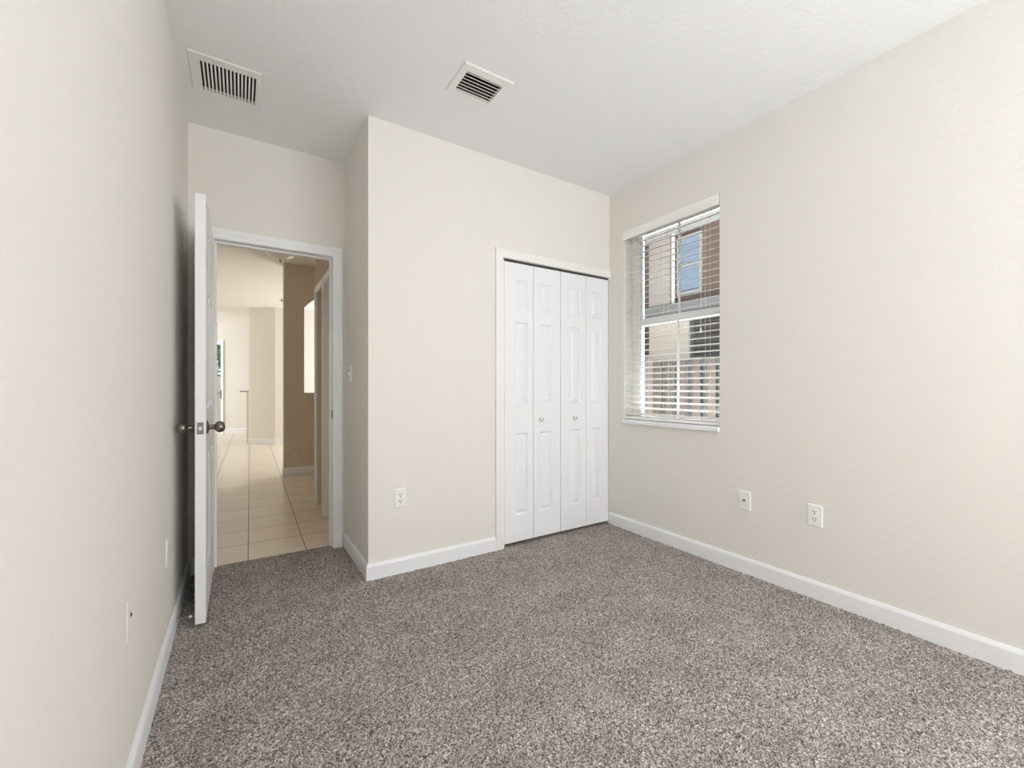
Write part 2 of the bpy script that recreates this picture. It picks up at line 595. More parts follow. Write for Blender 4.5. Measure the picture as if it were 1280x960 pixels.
# bedroom doorway: casings on both faces, jamb with stop, strike plate
t1 = sroot('trim_1', ((DX0 + DX1) / 2, YD, 0), 'white moulded frame of the open bedroom doorway', 'door frame')
obj('casing', casing(new(), DX0, DX1, DZ, 0.066, YD - 0.0005, -1), M['trim'], t1)
obj('casing', casing(new(), DX0, DX1, DZ, 0.066, YD2 + 0.0005, 1), M['trim'], t1)
jm = new()
prism(jm, [(DX0 - 0.0195, YD, -0.006), (DX0, YD, -0.006), (DX0, YD, DZ), (DX1, YD, DZ), (DX1, YD, -0.006), (DX1 + 0.0195, YD, -0.006),
           (DX1 + 0.0195, YD, DZ + 0.0195), (DX0 - 0.0195, YD, DZ + 0.0195)], (0, YD2 - YD, 0))
bmesh.ops.recalc_face_normals(jm, faces=jm.faces[:])
obj('jamb', jm, M['trim'], t1)
js = new()
prism(js, [(DX0, YD + 0.048, 0.0), (DX0 + 0.011, YD + 0.048, 0.0), (DX0 + 0.011, YD + 0.048, DZ - 0.011), (DX1 - 0.011, YD + 0.048, DZ - 0.011),
           (DX1 - 0.011, YD + 0.048, 0.0), (DX1, YD + 0.048, 0.0), (DX1, YD + 0.048, DZ), (DX0, YD + 0.048, DZ)], (0, 0.034, 0))
bmesh.ops.recalc_face_normals(js, faces=js.faces[:])
obj('door_stop_strip', js, M['trim'], t1, 0.002)
sp = grid_solid(new(), [YD + 0.004, YD + 0.034], [0.905, 0.965], [(YD + 0.012, YD + 0.026, 0.920, 0.950)], DX1 - 0.002, DX1 - 0.0001, 'x')
spo = obj('strike_plate', sp, M['bronze'], t1)
spo['label'] = 'dark bronze strike plate'

# closet casing (no right leg: the opening ends at the window wall)
t2 = struct(obj('trim_2', casing(new(), CX0, XR - 0.002, CZ, 0.060, YC - 0.0005, -1, legs=(True, False),
                prof=[(0.0, 0.0), (0.0, 0.011), (0.003, 0.014), (0.057, 0.014), (0.060, 0.011), (0.060, 0.0)]), M['cream_trim']),
            'flat white casing over and left of the closet doors', 'door frame')
# closet interior and track
struct(obj('closet_track', box(new(), CX0, CX1, YC + 0.012, YC + 0.045, CZ - 0.012, CZ - 0.001), M['duct']))
jc = new()
prism(jc, [(CX0 + 0.001, YC + 0.001, 0.0), (CX0 + 0.016, YC + 0.001, 0.0), (CX0 + 0.016, YC + 0.109, 0.0), (CX0 + 0.001, YC + 0.109, 0.0)], (0, 0, CZ - 0.013))
bmesh.ops.recalc_face_normals(jc, faces=jc.faces[:])
struct(obj('trim_3', jc, M['cream_trim']))


# ------------------------------------------------------------------ moulded door leaves
def leaf(bm, w, h, t, cols, rows, place):
    """local: x 0..w, y 0 (front) .. t (back), z 0..h; cols/rows: lists of (a, b) spans of the raised panels"""
    us = sorted({0.0, w, *[c for s in cols for c in s]})
    vs = sorted({0.0, h, *[c for s in rows for c in s]})

    def isp(i, j):
        return any(abs(us[i] - a) < 1e-6 and abs(us[i + 1] - b) < 1e-6 for a, b in cols) and any(abs(vs[j] - a) < 1e-6 and abs(vs[j + 1] - b) < 1e-6 for a, b in rows)
    cache = {}

    def V(x, y, z):
        k = (round(x, 5), round(y, 5), round(z, 5))
        if k not in cache:
            cache[k] = bm.verts.new(place(Vector((x, y, z))))
        return cache[k]
    for y0, s in ((0.0, 1), (t, -1)):
        for i in range(len(us) - 1):
            for j in range(len(vs) - 1):
                a, b, c, d = us[i], us[i + 1], vs[j], vs[j + 1]
                if not isp(i, j):
                    bm.faces.new((V(a, y0, c), V(b, y0, c), V(b, y0, d), V(a, y0, d)))
                    continue
                rings = []
                for ins, dep in ((0, 0), (0.005, 0.004), (0.010, 0.011), (0.016, 0.011), (0.034, 0.002), (0.038, 0.0015)):
                    yy = y0 + s * dep
                    rings.append([V(a + ins, yy, c + ins), V(b - ins, yy, c + ins), V(b - ins, yy, d - ins), V(a + ins, yy, d - ins)])
                for r0, r1 in zip(rings, rings[1:]):
                    for k in range(4):
                        bm.faces.new((r0[k], r0[(k + 1) % 4], r1[(k + 1) % 4], r1[k]))
                bm.faces.new(rings[-1])
    for i in range(len(us) - 1):
        for z in (0.0, h):
            bm.faces.new((V(us[i], 0, z), V(us[i + 1], 0, z), V(us[i + 1], t, z), V(us[i], t, z)))
    for j in range(len(vs) - 1):
        for x in (0.0, w):
            bm.faces.new((V(x, 0, vs[j]), V(x, 0, vs[j + 1]), V(x, t, vs[j + 1]), V(x, t, vs[j])))
    bmesh.ops.recalc_face_normals(bm, faces=bm.faces[:])
    return bm


def knob(bm, o, axis, R=0.028):
    prof = [(0.0, 0.0), (0.033, 0.0), (0.033, 0.003), (0.030, 0.006), (0.018, 0.009), (0.0125, 0.012), (0.0115, 0.028), (0.014, 0.032),
            (R * 0.72, 0.036), (R * 0.93, 0.043), (R, 0.052), (R * 0.96, 0.060), (R * 0.80, 0.068), (R * 0.5, 0.0735), (0.0, 0.075)]
    return lathe(bm, prof, o, axis, 28)


# open bedroom door: hinged on the left jamb, standing square into the room
DW, DT = 0.706, 0.042
DY1 = YD - 0.008
DFX = -0.136           # visible face
rows6 = [(0.235, 0.775), (1.005, 1.590), (1.705, 1.905)]
cols6 = [(0.105, 0.315), (0.391, 0.601)]
d1 = sroot('door_1', (DFX - DT / 2, DY1 - DW / 2, 0.010), 'white six panel bedroom door standing wide open by the left wall', 'door')
obj('door_leaf', leaf(new(), DW, 2.022, DT, cols6, rows6, lambda p: Vector((DFX - p.y, DY1 - DW + p.x, 0.012 + p.z))), M['door'], d1, 0.0015)
ky = DY1 - DW + 0.062
kz = 0.930
k1 = obj('knob', knob(new(), (DFX, ky, kz), (1, 0, 0)), M['nickel'], d1, smooth=True)
k2 = obj('knob', knob(new(), (DFX - DT, ky, kz), (-1, 0, 0)), M['nickel'], d1, smooth=True)
lp = obj('latch_plate', grid_solid(new(), [DFX - DT / 2 - 0.0125, DFX - DT / 2 + 0.0125], [kz - 0.028, kz + 0.028], [], DY1 - DW - 0.0015, DY1 - DW - 0.0001, 'y'), M['nickel'], d1)
lb = new()
prism(lb, [(DFX - DT / 2 - 0.007, DY1 - DW - 0.0015, kz - 0.009), (DFX - DT / 2 + 0.006, DY1 - DW - 0.0015, kz - 0.009),
           (DFX - DT / 2 + 0.006, DY1 - DW - 0.004, kz - 0.009), (DFX - DT / 2 - 0.007, DY1 - DW - 0.011, kz - 0.009)], (0, 0, 0.018))
bmesh.ops.recalc_face_normals(lb, faces=lb.faces[:])
obj('latch_bolt', lb, M['steel'], lp)
for hz in (0.20, 1.02, 1.83):
    hb = lathe(new(), [(0.0, 0), (0.0045, 0.0), (0.0055, 0.003), (0.0055, 0.086), (0.0045, 0.089), (0.0, 0.089)], (DFX - DT - 0.004, DY1 - 0.004, hz), (0, 0, 1), 12)
    obj('hinge', hb, M['nickel'], d1, smooth=True)

# bifold closet doors: two pairs of narrow leaves, hinge line a little proud
bx = [1.5630, 1.8115, 2.0680, 2.3245, 2.5730]
LH = CZ - 0.018 - 0.022
rows3 = [(0.190, 0.775), (0.980, 1.572), (1.662, 1.872)]
d2 = sroot('door_2', (2.06, YC + 0.02, 0.02), 'white four leaf bifold closet doors, closed', 'closet door')
LEAFS = []
for i in range(4):
    w = bx[i + 1] - bx[i] - (0.003 if i in (0, 2) else 0.004)
    if i % 2 == 0:
        cols = [(0.36 * w, 0.80 * w)]
    else:
        cols = [(0.22 * w, 0.66 * w)]
    yo = YC + 0.004
    lf = obj('door_panel', leaf(new(), w, LH, 0.030, cols, rows3, lambda p, i=i, yo=yo: Vector((bx[i] + 0.0015 + p.x, yo + p.y, 0.022 + p.z))), M['door'], d2, 0.0018)
    LEAFS.append(lf)
for kx, lf in ((1.876, LEAFS[1]), (2.200, LEAFS[2])):
    kb = lathe(new(), [(0.0, 0), (0.008, 0.0), (0.0065, 0.006), (0.006, 0.010), (0.0115, 0.015), (0.0135, 0.020), (0.0115, 0.025), (0.006, 0.0275), (0.0, 0.028)], (kx, YC + 0.004, 0.888), (0, -1, 0), 20)
    o = obj('knob', kb, M['steel'], lf, smooth=True)

# ------------------------------------------------------------------ side window
GX = XR + 0.095          # inner face of the sash frame
w1 = sroot('window_1', (GX + 0.03, (WY0 + WY1) / 2, WZ0), 'single hung window behind the white blind', 'window')
fr = grid_solid(new(), [WY0 - 0.0, WY1], [WZ0, WZ1], [(WY0 + 0.018, WY1 - 0.080, WZ0 + 0.030, WZ1 - 0.035)], GX, GX + 0.055, 'x')
obj('window_frame', fr, M['trim'], w1, 0.003)
RZ = 1.640
obj('meeting_rail', box(new(), GX + 0.004, GX + 0.045, WY0 + 0.018, WY1 - 0.080, RZ - 0.028, RZ + 0.026), M['trim'], w1, 0.003)
obj('upper_pane', box(new(), GX + 0.030, GX + 0.034, WY0 + 0.018, WY1 - 0.080, RZ + 0.026, WZ1 - 0.035), M['glass'], w1)
obj('lower_pane', box(new(), GX + 0.016, GX + 0.020, WY0 + 0.018, WY1 - 0.080, WZ0 + 0.030, RZ - 0.028), M['glass'], w1)
obj('muntin', box(new(), GX + 0.022, GX + 0.029, 1.958, 1.976, RZ + 0.026, WZ1 - 0.035), M['trim'], w1)
obj('muntin', box(new(), GX + 0.008, GX + 0.015, 1.958, 1.976, WZ0 + 0.030, RZ - 0.028), M['trim'], w1)
# marble sill, slightly proud of the wall
sl = new()
prism(sl, [(XR - 0.022, WY0 + 0.0005, WZ0 - 0.028), (GX, WY0 + 0.0005, WZ0 - 0.028), (GX, WY0 + 0.0005, WZ0 - 0.0005 + 0.004), (XR - 0.016, WY0 + 0.0005, WZ0 + 0.0035), (XR - 0.022, WY0 + 0.0005, WZ0 - 0.003)], (0, WY1 - WY0 - 0.001, 0))
bmesh.ops.recalc_face_normals(sl, faces=sl.faces[:])
struct(obj('trim_4', sl, M['trim'], bevel=0.003), 'thin white sill under the window blind', 'window sill')

# venetian blind hanging in the recess
BX0, BX1 = XR + 0.010, XR + 0.060
bl = thing('venetian_blind', (XR + 0.035, (WY0 + WY1) / 2, WZ0 + 0.01), 'white horizontal slat blind, fully lowered with open slats, over the window', 'blind')
obj('headrail', box(new(), XR + 0.012, XR + 0.058, WY0 + 0.008, WY1 - 0.008, WZ1 - 0.048, WZ1 - 0.006), M['blind'], bl, 0.002)
va = new()
prism(va, [(XR - 0.012, WY0 + 0.002, WZ1 - 0.072), (XR - 0.004, WY0 + 0.002, WZ1 - 0.072), (XR - 0.004, WY0 + 0.002, WZ1 - 0.001), (XR - 0.009, WY0 + 0.002, WZ1 - 0.001),
           (XR - 0.012, WY0 + 0.002, WZ1 - 0.007), (XR - 0.010, WY0 + 0.002, WZ1 - 0.012), (XR - 0.010, WY0 + 0.002, WZ1 - 0.060), (XR - 0.013, WY0 + 0.002, WZ1 - 0.066)], (0, WY1 - WY0 - 0.004, 0))
bmesh.ops.recalc_face_normals(va, faces=va.faces[:])
obj('valance', va, M['blind'], bl)
z = WZ0 + 0.052
sb = new()
while z < WZ1 - 0.060:
    arc = []
    for k in range(5):
        s = k / 4.0
        arc.append((BX0 + s * (BX1 - BX0), z + 0.0022 * (1 - (2 * s - 1) ** 2) + 0.0120 * (s - 0.5)))
    pts = [(x, WY0 + 0.008, zz + 0.0013) for x, zz in arc] + [(x, WY0 + 0.008, zz - 0.0013) for x, zz in reversed(arc)]
    prism(sb, pts, (0, WY1 - WY0 - 0.016, 0))
    z += 0.0445
bmesh.ops.recalc_face_normals(sb, faces=sb.faces[:])
obj('slat_panel', sb, M['blind'], bl)
obj('bottom_rail', box(new(), BX0, BX1, WY0 + 0.008, WY1 - 0.008, WZ0 + 0.010, WZ0 + 0.028), M['blind'], bl, 0.003)
for cy in (WY0 + 0.105, (WY0 + WY1) / 2 + 0.03, WY1 - 0.105):
    lc = new()
    for cxx in (BX0 - 0.002, BX1 + 0.002):
        tube(lc, [(cxx, cy, WZ0 + 0.03), (cxx, cy, WZ1 - 0.05)], 0.0009, 6)
    obj('ladder_cord', lc, M['cord'], bl)
pc = new()
tube(pc, [(BX0 - 0.006, WY0 + 0.135, 1.52), (BX0 - 0.006, WY0 + 0.133, 1.9), (BX0 - 0.004, WY0 + 0.13, WZ1 - 0.05)], 0.0012, 6)
pull = obj('lift_cord', pc, M['cord'], bl)
obj('cord_tassel', lathe(new(), [(0.0, 0), (0.006, 0.0), (0.007, 0.012), (0.003, 0.034), (0.0, 0.036)], (BX0 - 0.006, WY0 + 0.135, 1.488), (0, 0, 1), 12), M['cord'], pull, smooth=True)


# ------------------------------------------------------------------ ceiling vents
def frame_ring(bm, o, i, ztop, d):
    """bevelled plate ring hanging below the ceiling: o, i = (x0, x1, y0, y1)"""
    loops = []
    for r, zz in (((o[0], o[1], o[2], o[3]), ztop), ((o[0] + 0.001, o[1] - 0.001, o[2] + 0.001, o[3] - 0.001), ztop - d * 0.4), ((o[0] + 0.007, o[1] - 0.007, o[2] + 0.007, o[3] - 0.007), ztop - d),
                  ((i[0], i[1], i[2], i[3]), ztop - d), ((i[0], i[1], i[2], i[3]), ztop + 0.012)):
        loops.append([bm.verts.new(p) for p in ((r[0], r[2], zz), (r[1], r[2], zz), (r[1], r[3], zz), (r[0], r[3], zz))])
    for a, b in zip(loops, loops[1:]):
        for k in range(4):
            bm.faces.new((a[k], a[(k + 1) % 4], b[(k + 1) % 4], b[k]))
    bmesh.ops.recalc_face_normals(bm, faces=bm.faces[:])
    return bm


def duct(bm, r, z0, h):
    x0, x1, y0, y1 = r
    grid_solid(bm, [x0 - 0.0033, x1 + 0.0033], [y0 - 0.0033, y1 + 0.0033], [(x0, x1, y0, y1)], z0, z0 + h, 'z')
    box(bm, x0 - 0.0033, x1 + 0.0033, y0 - 0.0033, y1 + 0.0033, z0 + h, z0 + h + 0.003)
    return bm


g = thing('return_air_grille', (-0.055, 2.645, H), 'white ceiling grille with many fine slots, near the left wall above the alcove', 'vent')
gi = (-0.168, 0.074, 2.549, 2.786)
obj('frame', frame_ring(new(), (-0.212, 0.098, 2.497, 2.812), gi, H - 0.0005, 0.0055), M['white_metal'], g)
gl = new()
n = 15
for k in range(n + 1):
    x = gi[0] + (gi[1] - gi[0]) * k / n
    x0, x1 = max(x - 0.0039, gi[0] + 0.0003), min(x + 0.0039, gi[1] - 0.0003)
    box(gl, x0, x1, gi[2] + 0.0003, gi[3] - 0.0003, H - 0.005, H - 0.001)
obj('louver_panel', gl, M['white_metal'], g)
obj('duct_box', duct(new(), gi, H + 0.0125, 0.3), M['duct'], g)
for sxx, syy in ((-0.057, 2.503 + 0.015), (-0.057, 2.798)):
    obj('screw', lathe(new(), [(0.0, 0), (0.004, 0.0), (0.003, 0.0015), (0.0, 0.002)], (sxx, syy, H - 0.0060), (0, 0, -1), 10), M['white_metal'], g)

g = thing('supply_air_vent', (1.05, 1.98, H), 'white square ceiling vent with a few wide dark slots, in the middle of the ceiling', 'vent')
si = (0.959, 1.166, 1.917, 2.076)
obj('frame', frame_ring(new(), (0.921, 1.206, 1.866, 2.098), si, H - 0.0005, 0.0065), M['white_metal'], g)
gl = new()
n = 7
for k in range(n):
    y = si[2] + (si[3] - si[2]) * (k + 0.5) / n
    a = 0.0085
    prism(gl, [(si[0] + 0.0004, y - 0.005, H - 0.0052), (si[0] + 0.0004, y - 0.004, H - 0.006), (si[0] + 0.0004, y + 0.005, H - 0.002), (si[0] + 0.0004, y + 0.004, H - 0.001)], (si[1] - si[0] - 0.0008, 0, 0))
bmesh.ops.recalc_face_normals(gl, faces=gl.faces[:])
obj('louver_panel', gl, M['white_metal'], g)
obj('duct_box', duct(new(), si, H + 0.0125, 0.3), M['duct'], g)


# ------------------------------------------------------------------ wall plates
def plate_frame(pos, normal):
    """maps local (right, up, out) to the world for a plate on a wall"""
    nrm = Vector(normal)
    up = Vector((0, 0, 1))
    right = up.cross(nrm)
    p = Vector(pos)
    return lambda a, b, c: p + right * a + up * b + nrm * c


def rounded_plate(bm, T, w, h, d, e=0.004):
    lo = []
    for ins, c in ((0, 0.0), (0, d * 0.35), (e, d)):
        lo.append([bm.verts.new(T(a * (w / 2 - ins), b * (h / 2 - ins), c)) for a, b in ((-1, -1), (1, -1), (1, 1), (-1, 1))])
    for a, b in zip(lo, lo[1:]):
        for k in range(4):
            bm.faces.new((a[k], a[(k + 1) % 4], b[(k + 1) % 4], b[k]))
    bm.faces.new(lo[0][::-1])
    bm.faces.new(lo[-1])
    bmesh.ops.recalc_face_normals(bm, faces=bm.faces[:])
    return bm


def slab(bm, T, a0, a1, b0, b1, c0, c1):
    prism(bm, [T(a0, b0, c0), T(a1, b0, c0), T(a1, b1, c0), T(a0, b1, c0)], T(0, 0, c1) - T(0, 0, c0))
    bmesh.ops.recalc_face_normals(bm, faces=bm.faces[:])
    return bm


def outlet(pos, normal, label, m=None):
    m = m or M['plastic']
    T = plate_frame(pos, normal)
    o = thing('wall_outlet', T(0, -0.058, 0), label, 'outlet')
    obj('cover_plate', rounded_plate(new(), T, 0.073, 0.117, 0.0065), m, o, 0.0012)
    for s in (1, -1):
        rb = new()
        pts = []
        for k in range(28):
            an = 2 * PI * k / 28
            pts.append(T(0.0172 * math.cos(an), s * 0.0195 + max(-0.0135, min(0.0135, 0.0172 * math.sin(an))), 0.0066))
        prism(rb, pts, T(0, 0, 0.0022) - T(0, 0, 0))
        bmesh.ops.recalc_face_normals(rb, faces=rb.faces[:])
        r = obj('receptacle', rb, m, o)
        for a, hh in ((-0.0065, 0.0085), (0.0065, 0.007)):
            obj('slot', slab(new(), T, a - 0.0019, a + 0.0019, s * 0.0195 + 0.004 - hh / 2, s * 0.0195 + 0.004 + hh / 2, 0.0086, 0.0091), M['dark'], r)
        obj('ground_hole', lathe(new(), [(0.0, 0), (0.0033, 0.0), (0.0033, 0.0005), (0, 0.0005)], T(0, s * 0.0195 - 0.0075, 0.0086), normal, 12), M['dark'], r)
    obj('screw', lathe(new(), [(0, 0), (0.003, 0), (0.002, 0.001), (0, 0.0012)], T(0, 0, 0.0066), normal, 10), M['steel'], o)
    return o


outlet((0.8185, YC - 0.0002, 0.454), (0, -1, 0), 'white duplex outlet on the wall left of the closet doors')
outlet((XR - 0.0002, 1.046, 0.441), (-1, 0, 0), 'white duplex outlet low on the wall right of the window')
outlet((XL + 0.0002, 2.303, 0.43), (1, 0, 0), 'painted over duplex outlet on the left wall just before the open door', M['wall'])


def jack(pos, normal, label, m=None, reach=0.0085):
    m = m or M['plastic']
    T = plate_frame(pos, normal)
    o = thing('cable_jack_plate', T(0, -0.058, 0), label, 'wall plate')
    obj('cover_plate', rounded_plate(new(), T, 0.073, 0.117, 0.0065 if reach > 0.004 else 0.003), m, o, 0.0012)
    jr = obj('jack', lathe(new(), [(0, 0), (0.0065, 0), (0.0065, reach * 0.45), (0.0045, reach * 0.7), (0.0045, reach), (0, reach)], T(0, 0.004, 0.0064 if reach > 0.004 else 0.003), normal, 14), M['nickel'], o, smooth=True)
    obj('jack_hole', lathe(new(), [(0, 0), (0.003, 0), (0.003, 0.0005), (0, 0.0005)], T(0, 0.004, (0.0065 if reach > 0.004 else 0.0031) + reach), normal, 10), M['dark'], jr)
    for b in (0.042, -0.042):
        obj('screw', lathe(new(), [(0, 0), (0.003, 0), (0.002, 0.001), (0, 0.0012)], T(0, b, 0.0066 if reach > 0.004 else 0.0031), normal, 10), m, o)
    return o


jack((XR - 0.0002, 1.421, 0.437), (-1, 0, 0), 'white cable plate with one dark jack on the wall below the window')
jack((XL + 0.0002, 1.585, 0.480), (1, 0, 0), 'painted over cable plate with a small dark jack low on the left wall', M['wall'], 0.0025)

T = plate_frame((XC - 0.0002, 3.010, 1.214), (-1, 0, 0))
sw = thing('light_switch', T(0, -0.058, 0), 'white toggle light switch on the narrow wall right of the doorway', 'light switch')
obj('cover_plate', rounded_plate(new(), T, 0.073, 0.117, 0.0065), M['plastic'], sw, 0.0012)
obj('toggle', slab(new(), T, -0.005, 0.005, -0.004, 0.012, 0.006, 0.016), M['plastic'], sw, 0.001)
for b in (0.030, -0.030):
    obj('screw', lathe(new(), [(0, 0), (0.003, 0), (0.002, 0.001), (0, 0.0012)], T(0, b, 0.0066), (-1, 0, 0), 10), M['plastic'], sw)

# spring door stop on the baseboard behind the door
ds = thing('door_stop', (XL + 0.0135, 2.497, 0.048), 'thin spring door stop with white tip between baseboard and open door', 'door stop')
obj('base', lathe(new(), [(0, 0), (0.009, 0), (0.009, 0.003), (0.006, 0.006), (0, 0.006)], (XL + 0.0137, 2.497, 0.048), (1, 0, 0), 14), M['steel'], ds, smooth=True)
sp = []
for k in range(0, 16 * 10 + 1):
    an = 2 * PI * k / 10
    sp.append((XL + 0.0195 + 0.042 * k / 160.0, 2.497 + 0.0042 * math.cos(an), 0.048 + 0.0042 * math.sin(an)))
obj('spring', tube(new(), sp, 0.0011, 5), M['steel'], ds, smooth=True)
obj('tip', lathe(new(), [(0, 0), (0.0055, 0), (0.006, 0.006), (0.0045, 0.010), (0, 0.0105)], (XL + 0.0610, 2.497, 0.048), (1, 0, 0), 14), M['rubber'], ds, smooth=True)

# ------------------------------------------------------------------ hall and great room beyond the doorway
# right wall of the hall with a linen-closet doorway and an open bathroom doorway
BA0, BA1 = 3.400, 4.000        # bathroom doorway
LA0, LA1 = 4.120, 4.460        # linen closet doorway
HZ = 2.035
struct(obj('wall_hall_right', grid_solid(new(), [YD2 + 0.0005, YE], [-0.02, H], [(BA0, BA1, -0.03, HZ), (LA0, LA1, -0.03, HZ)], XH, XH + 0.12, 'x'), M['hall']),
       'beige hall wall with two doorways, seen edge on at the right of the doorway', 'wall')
t5 = sroot('trim_5', (XH, (BA0 + BA1) / 2, 0), 'white frame of the nearer doorway on the right of the hall', 'door frame')
obj('casing', casing(new(), BA0, BA1, HZ, 0.058, XH - 0.0005, -1, 'x'), M['trim'], t5)
jb = new()
prism(jb, [(XH + 0.0005, BA1 - 0.0005, 0), (XH + 0.0005, BA1 - 0.016, 0), (XH + 0.0005, BA1 - 0.016, HZ - 0.016), (XH + 0.0005, BA0 + 0.016, HZ - 0.016), (XH + 0.0005, BA0 + 0.016, 0),
           (XH + 0.0005, BA0 + 0.0005, 0), (XH + 0.0005, BA0 + 0.0005, HZ - 0.0005), (XH + 0.0005, BA1 - 0.0005, HZ - 0.0005)], (0.119, 0, 0))
bmesh.ops.recalc_face_normals(jb, faces=jb.faces[:])
obj('jamb', jb, M['trim'], t5)
t6 = struct(obj('trim_6', casing(new(), LA0, LA1, HZ, 0.055, XH - 0.0005, -1, 'x'), M['trim']), 'white casing of the narrow door farther along the hall', 'door frame')
d3 = sroot('door_3', (XH + 0.09, (LA0 + LA1) / 2, 0.01), 'narrow grey white door recessed in the hall wall', 'door')
obj('door_leaf', leaf(new(), LA1 - LA0 - 0.055, HZ - 0.02, 0.03, [(0.08, 0.254)], [(0.2, 0.78), (0.99, 1.9)], lambda p: Vector((XH + 0.070 + p.y, LA0 + 0.003 + p.x, 0.01 + p.z))), M['door'], d3, 0.002)
# bathroom shell: warm lamp inside
bth = new()
box(bth, XH + 0.12, 2.4, YD2 + 0.0005, YD2 + 0.02, -0.02, H)
box(bth, 2.4, 2.45, YD2 + 0.0005, YE, -0.02, H)
box(bth, XH + 0.12, 2.4, 4.10, 4.16, -0.02, H)
struct(obj('wall_bathroom', bth, M['orange_wall']))
bl_d = bpy.data.lights.new('bathroom_lamp', 'POINT')
bl_d.energy = 1.6
bl_d.color = (1.0, 0.55, 0.22)
bl_d.shadow_soft_size = 0.08
blo = bpy.data.objects.new('bathroom_lamp', bl_d)
blo.location = (1.5, 3.72, 1.2)
COL.objects.link(blo)
cl = new()
box(cl, XH + 0.12, 1.4, 4.50, YE, -0.02, H)
box(cl, 1.36, 1.4, 4.16, 4.50, -0.02, H)
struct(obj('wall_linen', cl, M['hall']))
baseboard('baseboard_hall', [(XH - 0.0005, LA1 + 0.056), (XH - 0.0005, YE + 0.0005), (XH + 0.5, YE + 0.0005)][::-1], 0.10, label='white baseboard at the end of the hall wall')

# hall wall with an arched pass-through, shade painted into its tan
PX0, PT = 0.470, 0.16
ax0, ax1, az0, azs, azt = 0.703, 2.05, 1.058, 2.165, 2.50
tw = new()
pts_out = []
NA = 20
arc = [(ax0 + (ax1 - ax0) * k / NA, azs + (azt - azs) * math.sin(PI * k / NA) ** 0.8) for k in range(NA + 1)]
us = [PX0] + [a[0] for a in arc] + [2.68]
for side in (0, 1):
    y = YP + PT * side
    V = lambda x, z_: tw.verts.new((x, y, z_))
    tw.faces.new([V(PX0, -0.02), V(ax0, -0.02), V(ax0, H), V(PX0, H)])
    tw.faces.new([V(ax1, -0.02), V(2.68, -0.02), V(2.68, H), V(ax1, H)])
    tw.faces.new([V(ax0, -0.02), V(ax1, -0.02), V(ax1, az0), V(ax0, az0)])
    for a, b in zip(arc, arc[1:]):
        tw.faces.new([V(a[0], a[1]), V(b[0], b[1]), V(b[0], H), V(a[0], H)])
loop = [(ax0, az0)] + arc + [(ax1, az0)]
for a, b in zip(loop, loop[1:] + loop[:1]):
    tw.faces.new([tw.verts.new((a[0], YP, a[1])), tw.verts.new((b[0], YP, b[1])), tw.verts.new((b[0], YP + PT, b[1])), tw.verts.new((a[0], YP + PT, a[1]))])
for xx in (PX0, 2.68):
    tw.faces.new([tw.verts.new(p) for p in ((xx, YP, -0.02), (xx, YP + PT, -0.02), (xx, YP + PT, H), (xx, YP, H))])
bmesh.ops.remove_doubles(tw, verts=tw.verts[:], dist=1e-4)
bmesh.ops.recalc_face_normals(tw, faces=tw.faces[:])
struct(obj('wall_passage', tw, M['hall']), 'beige hall wall, shade painted in, with an arched pass through opening', 'wall')
baseboard('baseboard_passage', [(PX0 - 0.0005, YP + PT), (PX0 - 0.0005, YP - 0.0005), (2.6, YP - 0.0005)][::-1], 0.105, label='white baseboard under the arched hall wall')

# great room walls
gw = new()
prism(gw, [(0.155, 10.02, -0.02), (0.585, 9.62, -0.02), (2.68, 9.40, -0.02), (2.68, 9.65, -0.02), (0.62, 9.87, -0.02), (0.30, 10.20, -0.02), (0.155, 10.20, -0.02)], (0, 0, H + 0.02))
bmesh.ops.recalc_face_normals(gw, faces=gw.faces[:])
struct(obj('wall_great_room', gw, M['great']), 'cream angled wall in the bright room past the hall', 'wall')
baseboard('baseboard_great_room', [(0.1545, 10.2), (0.1545, 10.0195), (0.585, 9.6195), (2.6, 9.4075)][::-1], 0.11, label='white baseboard under the cream angled wall')
FD0, FD1, FDZ = -1.36, -0.375, 2.25
struct(obj('wall_far', grid_solid(new(), [-4.1, XR + 0.2], [-0.02, H], [(FD0, FD1, -0.03, FDZ)], YF, YF + 0.15, 'y'), M['great']), 'far cream wall with the glass patio door', 'wall')
baseboard('baseboard_far', [(FD1 + 0.055, YF - 0.0005), (2.6, YF - 0.0005)][::-1], 0.12, label='white baseboard on the far wall of the bright room')
struct(obj('wall_great_room_left', grid_solid(new(), [4.6, YF], [-0.02, H], [(10.4, 12.4, 0.3, 2.5)], -4.1, -4.0, 'x'), M['great']))
struct(obj('wall_great_room_right', grid_solid(new(), [4.2, YF], [-0.02, H], [(7.8, 9.25, 0.45, 2.45)], XR + 0.1, XR + 0.2, 'x'), M['great']))
hl = new()
prism(hl, [(-0.62, YD2 + 0.0005, -0.02), (-0.5, YD2 + 0.0005, -0.02), (-0.5, 7.0, -0.02), (-4.0, 7.0, -0.02), (-4.0, 6.88, -0.02), (-0.62, 6.88, -0.02)], (0, 0, H + 0.02))
bmesh.ops.recalc_face_normals(hl, faces=hl.faces[:])
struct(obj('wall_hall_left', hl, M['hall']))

# half wall with counter in front of the far wall
hw = thing('half_wall', (0.02, 11.0, 0), 'low white half wall with grey top at the far end of the bright room', 'half wall')
obj('base', box(new(), 0.110, 0.152, 10.25, 10.42, -0.004, 1.035), M['cream_trim'], hw, 0.002)
obj('counter_top', box(new(), -0.005, 0.150, 10.24, 10.50, 1.0355, 1.065), M['counter'], hw, 0.003)

